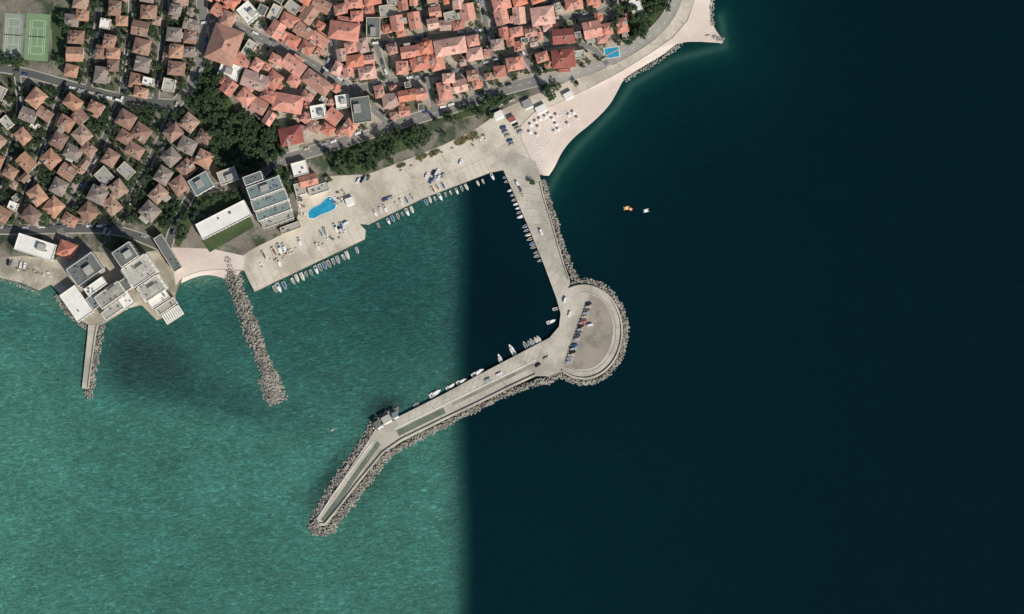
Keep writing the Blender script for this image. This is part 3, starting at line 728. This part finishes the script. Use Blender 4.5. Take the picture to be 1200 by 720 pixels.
def grove(poly,step,s=(.8,1.35),road=0.5,occ=True):
    x0=min(p[0] for p in poly);x1=max(p[0] for p in poly);y0=min(p[1] for p in poly);y1=max(p[1] for p in poly)
    y=y0
    while y<y1:
        x=x0
        while x<x1:
            q=(x+R.uniform(-.45,.45)*step,y+R.uniform(-.45,.45)*step)
            if inside(q,poly):
                w=P(*q)[:2]
                if roadd(w)>road and not (occ and any(math.hypot(w[0]-a,w[1]-b_)<c*.9 for a,b_,c in OCC)): tree(*q,s=R.uniform(*s))
            x+=step
        y+=step
GR=[[(208,112),(222,84),(244,70),(262,98),(276,130),(326,150),(332,182),(306,200),(266,206),(246,188),(240,150)],
[(380,180),(420,162),(470,148),(506,150),(504,166),(452,184),(428,204),(388,202)],
[(505,128),(560,112),(600,102),(604,116),(560,134),(510,146)],
[(624,56),(648,62),(656,110),(640,114),(622,78)],
[(738,-20),(798,-20),(790,10),(762,42),(738,54),(716,30)],
[(190,236),(236,232),(282,222),(290,236),(232,252),(210,290),(190,272)],
[(6,250),(60,248),(56,272),(12,276)],[(283,44),(300,56),(294,82),(276,72)],[(60,12),(80,14),(78,76),(62,72)],
[(300,180),(330,182),(345,225),(330,232),(300,205)],[(0,64),(30,70),(18,90),(0,88)],[(120,288),(146,272),(166,284),(140,300)]]
for g in GR:
    sheet('grass',g,GZ+.012+.003*GR.index(g),M['grass']); grove(g,9.2)
for reg,n,s in ((regC,1500,(.4,.8)),(regA,900,(.45,.85)),(regB,2400,(.5,.95)),([(380,205),(350,215),(350,240),(370,225)],14,(.4,.6))):
    x0=max(-20,min(p[0] for p in reg));x1=max(p[0] for p in reg);y0=max(-20,min(p[1] for p in reg));y1=max(p[1] for p in reg)
    for _ in range(n):
        q=(R.uniform(x0,x1),R.uniform(y0,y1))
        if not inside(q,reg): continue
        w=P(*q)[:2]
        if roadd(w)<.3 or any(math.hypot(w[0]-a,w[1]-b_)<c*.86 for a,b_,c in OCC): continue
        if any(math.hypot(w[0]-a,w[1]-b_)<3.2 for a,b_ in TO[-500:]): continue
        tree(*q,s=R.uniform(*s))
for q in ((408,196),(386,212),(540,128),(552,126),(566,124),(524,134),(466,152),(590,118),(623,215),(676,98),(440,196),(458,190),(520,158),(575,136)): tree(*q,s=.7,con=False)
# ------------------------------------------------------------------ cars
def car_mesh(pm,van=False):
    mb=MB(); G=M['glass']
    def ring(hl,hw,z,c=.28,shx=0):
        return [(shx+hl,-hw+c,z),(shx+hl,hw-c,z),(shx+hl-c,hw,z),(shx-hl+c,hw,z),(shx-hl,hw-c,z),(shx-hl,-hw+c,z),(shx-hl+c,-hw,z),(shx+hl-c,-hw,z)]
    H=1.95 if van else 1.42
    rs=[ring(2.1,.84,.28),ring(2.2,.9,.5),ring(2.18,.88,.78),ring(2.05,.82,.92)]
    cab=[ring(1.75 if van else 1.25,.80,.925,.2,-.25),ring(1.55 if van else .85,.66,H-.04,.2,-.35)]
    for a,b_ in zip(rs[:-1],rs[1:]):
        for k in range(8): mb.face([a[k],a[(k+1)%8],b_[(k+1)%8],b_[k]],pm)
    mb.face(rs[-1],pm); mb.face(rs[0][::-1],M['tyre'])
    for k in range(8): mb.face([cab[0][k],cab[0][(k+1)%8],cab[1][(k+1)%8],cab[1][k]],G if k%2==0 else pm)
    mb.face([(p[0],p[1],H) for p in cab[1]],pm)
    for k in range(8):
        a=cab[1][k];b_=cab[1][(k+1)%8]; mb.face([a,b_,(b_[0],b_[1],H),(a[0],a[1],H)],pm)
    for sx in (-1.35,1.35):
        for sy in (-.8,.8):
            n=10; r=.32; y0,y1=sy-.1,sy+.12
            A=[(sx+r*math.cos(6.283*k/n),y0,.32+r*math.sin(6.283*k/n)) for k in range(n)]; B=[(p[0],y1,p[2]) for p in A]
            for k in range(n): mb.face([A[k],A[(k+1)%n],B[(k+1)%n],B[k]],M['tyre'])
            mb.face(A,M['metal']); mb.face(B[::-1],M['metal'])
    for sy in (-.6,.6): mb.box(2.17,2.215,sy-.18,sy+.18,.58,.72,M['white']); mb.box(-2.215,-2.17,sy-.18,sy+.18,.58,.72,CARC[4])
    return mb.mesh('parked_car')
CM=[car_mesh(p) for p in CARC]; VM=[car_mesh(CARC[0],True),car_mesh(CARC[1],True)]
CWT=[0,0,0,1,1,2,2,3,5,5,6,6]
def car(px,py,ang,z=GZ+.05,c=None):
    me=CM[c] if c is not None else (R.choice(VM) if R.random()<.1 else CM[R.choice(CWT)])
    x,y,_=P(px,py); inst('parked_car',me,(x,y,z),math.radians(ang+R.uniform(-3,3)+R.choice([0,180])))
def carrow(a,b_,n,ang,z=GZ+.05,p=.85):
    for i in range(n):
        if R.random()<p: t=i/max(1,n-1); car(a[0]+(b_[0]-a[0])*t+R.uniform(-.4,.4),a[1]+(b_[1]-a[1])*t+R.uniform(-.4,.4),ang,z)
carrow((690,356),(667,424),19,12,GZ+.11,.9); carrow((700,362),(683,400),7,12,GZ+.11,.25)
car(684,376,12,GZ+.11,4); car(683,380,12,GZ+.11,4)
carrow((500,206),(516,200),5,65); carrow((420,212),(432,209),4,60); carrow((505,212),(519,206),4,65,p=.6); carrow((528,196),(540,190),4,65,p=.7)
carrow((440,238),(492,220),10,20,p=.4); carrow((590,150),(600,170),5,20); carrow((575,128),(600,118),5,25,p=.8); carrow((604,146),(612,160),4,25)
carrow((606,215),(612,228),3,-60,GZ+.1); carrow((634,272),(643,296),4,-70,GZ+.1,.6); carrow((598,432),(572,445),5,27,GZ+.1,.5); carrow((640,420),(630,428),2,30,GZ+.1)
carrow((112,264),(134,276),5,60,GZ+.1); carrow((405,262),(396,268),2,30); carrow((662,352),(668,368),3,70,GZ+.1,.7); carrow((10,308),(34,312),6,80,p=.7)
for px,w,mt in ROADS:
    p=resample([P(*q)[:2] for q in px],6.5); p=offs(p,w/2-1.05)
    for a,b_ in zip(p[:-1],p[1:]):
        u=UN(*a)
        if -10<u[0]<1210 and -10<u[1]<730 and R.random()<(.5 if mt!='asphl' else .12):
            car(u[0],u[1],math.degrees(math.atan2(b_[1]-a[1],b_[0]-a[0])),GZ+.2)
# ------------------------------------------------------------------ boats
def hullring(L,W,z,k):
    pts=[];n=9
    for i in range(n):
        t=i/(n-1); x=-L/2+L*t; hw=W/2*(1 if t<.45 else max(0.0,1-((t-.45)/.55)**2.1))*(.86+.14*min(1,t/.3))
        pts.append((x,hw*k))
    return [(x,-h,z) for x,h in pts]+[(x,h,z) for x,h in pts[::-1][1:]]
def boat_mesh(L,W,kind,im,hm,nm='moored_boat'):
    mb=MB()
    r0=hullring(L*.9,W,-.25,.6); r1=hullring(L,W,.75,1.0); r2=hullring(L*.93,W,.77,.80); r3=hullring(L*.90,W,.30,.72)
    def band(a,b_,m):
        n=len(a)
        for k in range(n): mb.face([a[k],a[(k+1)%n],b_[(k+1)%n],b_[k]],m)
    band(r0,r1,hm); band(r1,r2,M['white'])
    if kind=='cover':
        top=[(p[0]*.4,p[1]*.15,1.25) for p in r2]; band(r2,top,im); mb.face(top,im)
    else:
        band(r2,r3,M['white']); mb.face(r3,im)
        if kind=='open':
            for x in (-L*.22,.0,L*.18): mb.box(x-.16,x+.16,-W*.34,W*.34,.52,.58,M['wood'])
        else:
            fd=hullring(L*.93,W,.8,.79)
            f=[p for p in fd if p[0]>-.02*L]; mb.face(f,M['white'])
            mb.box(-L*.12,L*.2,-W*.26,W*.26,.81,1.45,M['glass'],top=M['white']); mb.box(-L*.15,L*.13,-W*.29,W*.29,1.46,1.54,M['white'])
            mb.box(-L*.36,-L*.3,-W*.3,W*.3,.32,.7,BOATC[1])
            if kind=='sail':
                mb.cyl(L*.08,0,1.54,L*1.25,.08,.05,6,M['metal']); mb.box(-L*.38,L*.06,-.12,.12,2.1,2.35,BOATC[1])
    if kind!='sail': mb.box(-L/2-.35,-L/2+.05,-.18,.18,.1,1.15,M['tyre'])
    return mb.mesh(nm)
BM=[boat_mesh(5.2,1.9,'open',BOATC[0],hullw),boat_mesh(5,1.9,'open',BOATC[3],hullblue),boat_mesh(5.6,2.1,'open',BOATC[4],hullw),boat_mesh(6,2.3,'cover',BOATC[1],hullw),boat_mesh(6.2,2.3,'cover',BOATC[2],hullw),boat_mesh(6.8,2.5,'cabin',BOATC[0],hullw),boat_mesh(7.2,2.6,'cabin',BOATC[2],hullw),boat_mesh(5.4,2,'open',BOATC[2],hullw),boat_mesh(5.8,2.2,'cover',BOATC[0],hullw)]
YM=boat_mesh(10,3.4,'cabin',BOATC[0],hullw,'motor_yacht'); SM=boat_mesh(9,3.0,'sail',BOATC[0],hullw,'sailing_boat')
def boat(px,py,ang,me=None,z=0.05,name='moored_boat',s=1):
    x,y,_=P(px,py); return inst(name,me or R.choice(BM),(x,y,z),math.radians(ang+R.uniform(-5,5)),(s,s,s))
def boatrow(a,b_,n,ang,z=.05,p=.9,name='moored_boat',s=(.85,1.15)):
    for i in range(n):
        if R.random()<p: t=i/max(1,n-1); boat(a[0]+(b_[0]-a[0])*t+R.uniform(-.8,.8),a[1]+(b_[1]-a[1])*t+R.uniform(-.8,.8),ang,None,z,name,R.uniform(*s))
boatrow((322,340),(418,294),19,-63,p=.9)
boatrow((310,300),(400,266),16,-68,GZ+.15,.75,'stored_boat'); boatrow((320,312),(372,290),8,-68,GZ+.15,.35,'stored_boat')
boatrow((438,268),(500,238),12,-65,p=.7,s=(.65,.95)); boatrow((504,235),(578,208),13,-65,p=.7,s=(.65,.95))
boatrow((440,250),(520,218),14,-65,GZ+.15,.5,'stored_boat',(.7,1)); 
boatrow((592,208),(632,306),20,200,p=.8,s=(.7,.95)); 
boatrow((616,405),(632,398),5,118,p=1,s=(.95,1.15)); boat(600,410,120,SM,name='sailing_boat'); boat(586,421,115,SM,s=.9,name='sailing_boat'); boat(560,437,28,YM,name='motor_yacht'); boat(528,453,28,YM,s=.75,name='motor_yacht'); boat(541,447,28,YM,s=.8,name='motor_yacht'); boat(510,461,28,YM,s=.95,name='motor_yacht'); boat(646,377,20,BM[5]); boat(652,362,10,BM[7])
boat(488,474,30,BM[1],s=.9)
def pedalo(mm):
    mb=MB()
    for y in (-.7,.7):
        for (x0,x1,w) in ((-1.6,1.3,.28),(1.3,1.9,.16)): mb.box(x0,x1,y-w,y+w,-.15,.35,mm)
    mb.box(-1.3,1.1,-.45,.45,.28,.5,M['white']); mb.box(-.9,-.6,-.7,.7,.5,1.1,mm); mb.box(-.59,0,-.7,.7,.51,.7,mm)
    return mb.mesh('pedal_boat')
inst('pedal_boat',pedalo(yellow),(*P(734,244)[:2],.05),.1,(1.2,1.2,1.2)); inst('pedal_boat',pedalo(hullw),(*P(757,247)[:2],.05),.2,(1.1,1.1,1.1)); 
inst('pedal_boat',pedalo(orange),(*P(738.5,245)[:2],.05),-.4); inst('rowing_boat',BM[0],(*P(390,504)[:2],.05),.5,(.55,.55,.55))
# ------------------------------------------------------------------ beach umbrellas and sunbeds
def umb(m):
    mb=MB(); n=8; mb.cyl(0,0,0,2.5,.035,.03,5,M['metal']); r=1.15
    for k in range(n):
        a,b_=6.2832*k/n,6.2832*(k+1)/n
        mb.face([(r*math.cos(a),r*math.sin(a),2.0),(r*math.cos(b_),r*math.sin(b_),2.0),(0,0,2.5)],m)
        mb.face([(r*math.cos(a),r*math.sin(a),1.85),(r*math.cos(b_),r*math.sin(b_),1.85),(r*math.cos(b_),r*math.sin(b_),2.0),(r*math.cos(a),r*math.sin(a),2.0)],m)
    return mb.mesh('beach_umbrella')
UM=[umb(c) for c in canv]
def bedm():
    mb=MB(); mb.box(-.95,.4,-.32,.32,.28,.36,M['white']); 
    mb.face([(.4,-.32,.36),(.95,-.32,.75),(.95,.32,.75),(.4,.32,.36)],M['white'])
    for x in (-.85,.35):
        for y in (-.27,.27): mb.cyl(x,y,0,.28,.03,.03,4,M['metal'])
    return mb.mesh('sun_lounger')
BD=bedm()
bpoly=[(626,184),(617,164),(617,152),(630,139),(655,130),(676,126),(680,138),(662,152),(650,166),(642,184),(634,192)]
a=math.radians(32)
for i in range(-12,13):
    for j in range(-12,13):
        u,v=i*6.3,j*7.0; q=(650+u*math.cos(a)+v*math.sin(a)+R.uniform(-.8,.8),155-u*math.sin(a)+v*math.cos(a)+R.uniform(-.8,.8))
        if inside(q,bpoly) and R.random()<.8:
            d=dpoly(q,beach_in[:8]); d2=dpoly(q,beach_out[:8]); z=(GZ-.05)*(d2/(d+d2))**.8
            x,y,_=P(*q); inst('sun_lounger',BD,(x+1.1,y-1.0,z+.02),math.radians(-40)); 
            if R.random()<.55: inst('beach_umbrella',UM[R.choice([0,1,2,2])],(x,y,z-.05),R.random())
            if R.random()<.6: inst('sun_lounger',BD,(x-.3,y-1.6,z+.02),math.radians(-40))
# ------------------------------------------------------------------ street lamps, kiosks, benches
mb=MB(); mb.cyl(0,0,0,7.5,.1,.06,7,M['metal']); mb.cyl(0,0,0,.4,.2,.16,7,M['metal']); mb.box(-.05,1.6,-.05,.05,7.4,7.5,M['metal']); mb.box(1.1,1.8,-.14,.14,7.3,7.39,M['flat']); LM=mb.mesh('street_lamp')
def lamps(px,step,ang,z):
    for q in resample([P(*k)[:2] for k in px],step): inst('street_lamp',LM,(q[0],q[1],z),math.radians(ang))
lamps([(630,215),(643,262),(658,312)],24,180,GZ+.07); lamps([(626,436),(560,468),(475,510)],26,120,GZ+.07); lamps([(446,530),(382,612)],28,150,GZ+.07); lamps([(440,225),(570,175)],28,-60,GZ+.03); lamps([(690,104),(800,28)],28,120,GZ+.03)
def kiosk(px,py,ang,w,d,top,name='kiosk'):
    mb=MB(); mb.box(-w/2,w/2,-d/2,d/2,0,2.6,M['wallw'],bottom=False); mb.box(-w/2-.4,w/2+.4,-d/2-.4,d/2+.4,2.6,2.8,M[top])
    mb.box(-w/2+.3,w/2-.3,-d/2-.04,-d/2,1.0,2.2,M['glass']); mb.box(-w/2,w/2,-d/2-1.6,-d/2-.42,2.3,2.38,canv[2]); mb.box(w/4,w/4+.8,d/2,d/2+.04,0,2.1,M['door'])
    mb.obj(name,(*P(px,py)[:2],GZ+.08),math.radians(ang))
kiosk(453,491,27,6,4,'flat','harbour_shed'); kiosk(463,486,27,3.4,3,'flatb','harbour_shed'); kiosk(443,497,35,4,4,'flatd','harbour_shed'); kiosk(584,135,25,6,4,'flatw'); kiosk(600,140,25,4,3,'roofR'); kiosk(634,128,25,7,4,'flatw'); kiosk(410,236,20,5,4,'flatw'); kiosk(618,122,25,6,5,'flat'); kiosk(666,112,28,6,3.5,'flatw')
rocks('riprap_rocks',[(432,505),(440,494),(455,484),(466,479)],9,8,2.2)
def clutter(name,px,py,ang,lx,ly,n):
    mb=MB()
    for _ in range(n):
        x=R.uniform(-lx,lx); y=R.uniform(-ly,ly); s=R.uniform(.3,.8); 
        mb.box(x-s,x+s,y-s*.6,y+s*.6,0,R.uniform(.3,1.0),R.choice([M['wood'],M['flatd'],M['flatb'],M['flatw'],M['chim'],M['white']]))
    mb.obj(name,(*P(px,py)[:2],GZ+.08),math.radians(ang))
clutter('fishing_crates',450,497,30,8,2,60); clutter('boatyard_equipment',330,300,24,16,2.2,20); clutter('boatyard_equipment',390,280,24,12,2,14)
clutter('cafe_tables',396,232,20,6,4,26); clutter('cafe_tables',352,240,-70,8,2.4,24); clutter('cafe_tables',560,165,25,6,2,14); clutter('fishing_crates',40,318,-12,12,2,22)
mb=MB()
mb.box(-.9,.9,-.25,.2,.42,.48,M['wood']); mb.box(-.9,.9,.22,.27,.55,.95,M['wood'])
for x in (-.7,.7): mb.box(x-.05,x+.05,-.22,.26,0,.415,M['metal'])
BE=mb.mesh('park_bench')
for k in range(9): inst('park_bench',BE,(*P(470+k*12,200-k*5.2)[:2],GZ+.03),math.radians(22))
# ------------------------------------------------------------------ light, world, camera
EL,AZ=42,136
w=bpy.data.worlds.new('World'); sc.world=w; w.use_nodes=True; nt=w.node_tree
bg=nt.nodes['Background']; sk=nt.nodes.new('ShaderNodeTexSky'); sk.sky_type='NISHITA'; sk.sun_disc=False
sk.sun_elevation=math.radians(EL); sk.sun_rotation=math.radians(AZ); nt.links.new(sk.outputs[0],bg.inputs[0]); bg.inputs[1].default_value=0.085
sl=bpy.data.lights.new('sun','SUN'); sl.energy=4.1; sl.angle=math.radians(.5); sl.color=(1,.96,.89)
so=bpy.data.objects.new('sun',sl); COL.objects.link(so)
e,a=math.radians(EL),math.radians(AZ)
so.rotation_euler=Vector((math.cos(e)*math.sin(a),math.cos(e)*math.cos(a),math.sin(e))).to_track_quat('Z','Y').to_euler()
cam=bpy.data.cameras.new('camera'); co=bpy.data.objects.new('camera',cam); COL.objects.link(co)
H=2600; co.location=(0,0,H); cam.sensor_width=36; cam.lens=36*(H-1)/(1200*S); cam.clip_start=10; cam.clip_end=30000
sc.camera=co
sc.view_settings.view_transform='Standard'; sc.view_settings.look='None'; sc.view_settings.exposure=0
print('objects',len(bpy.data.objects))
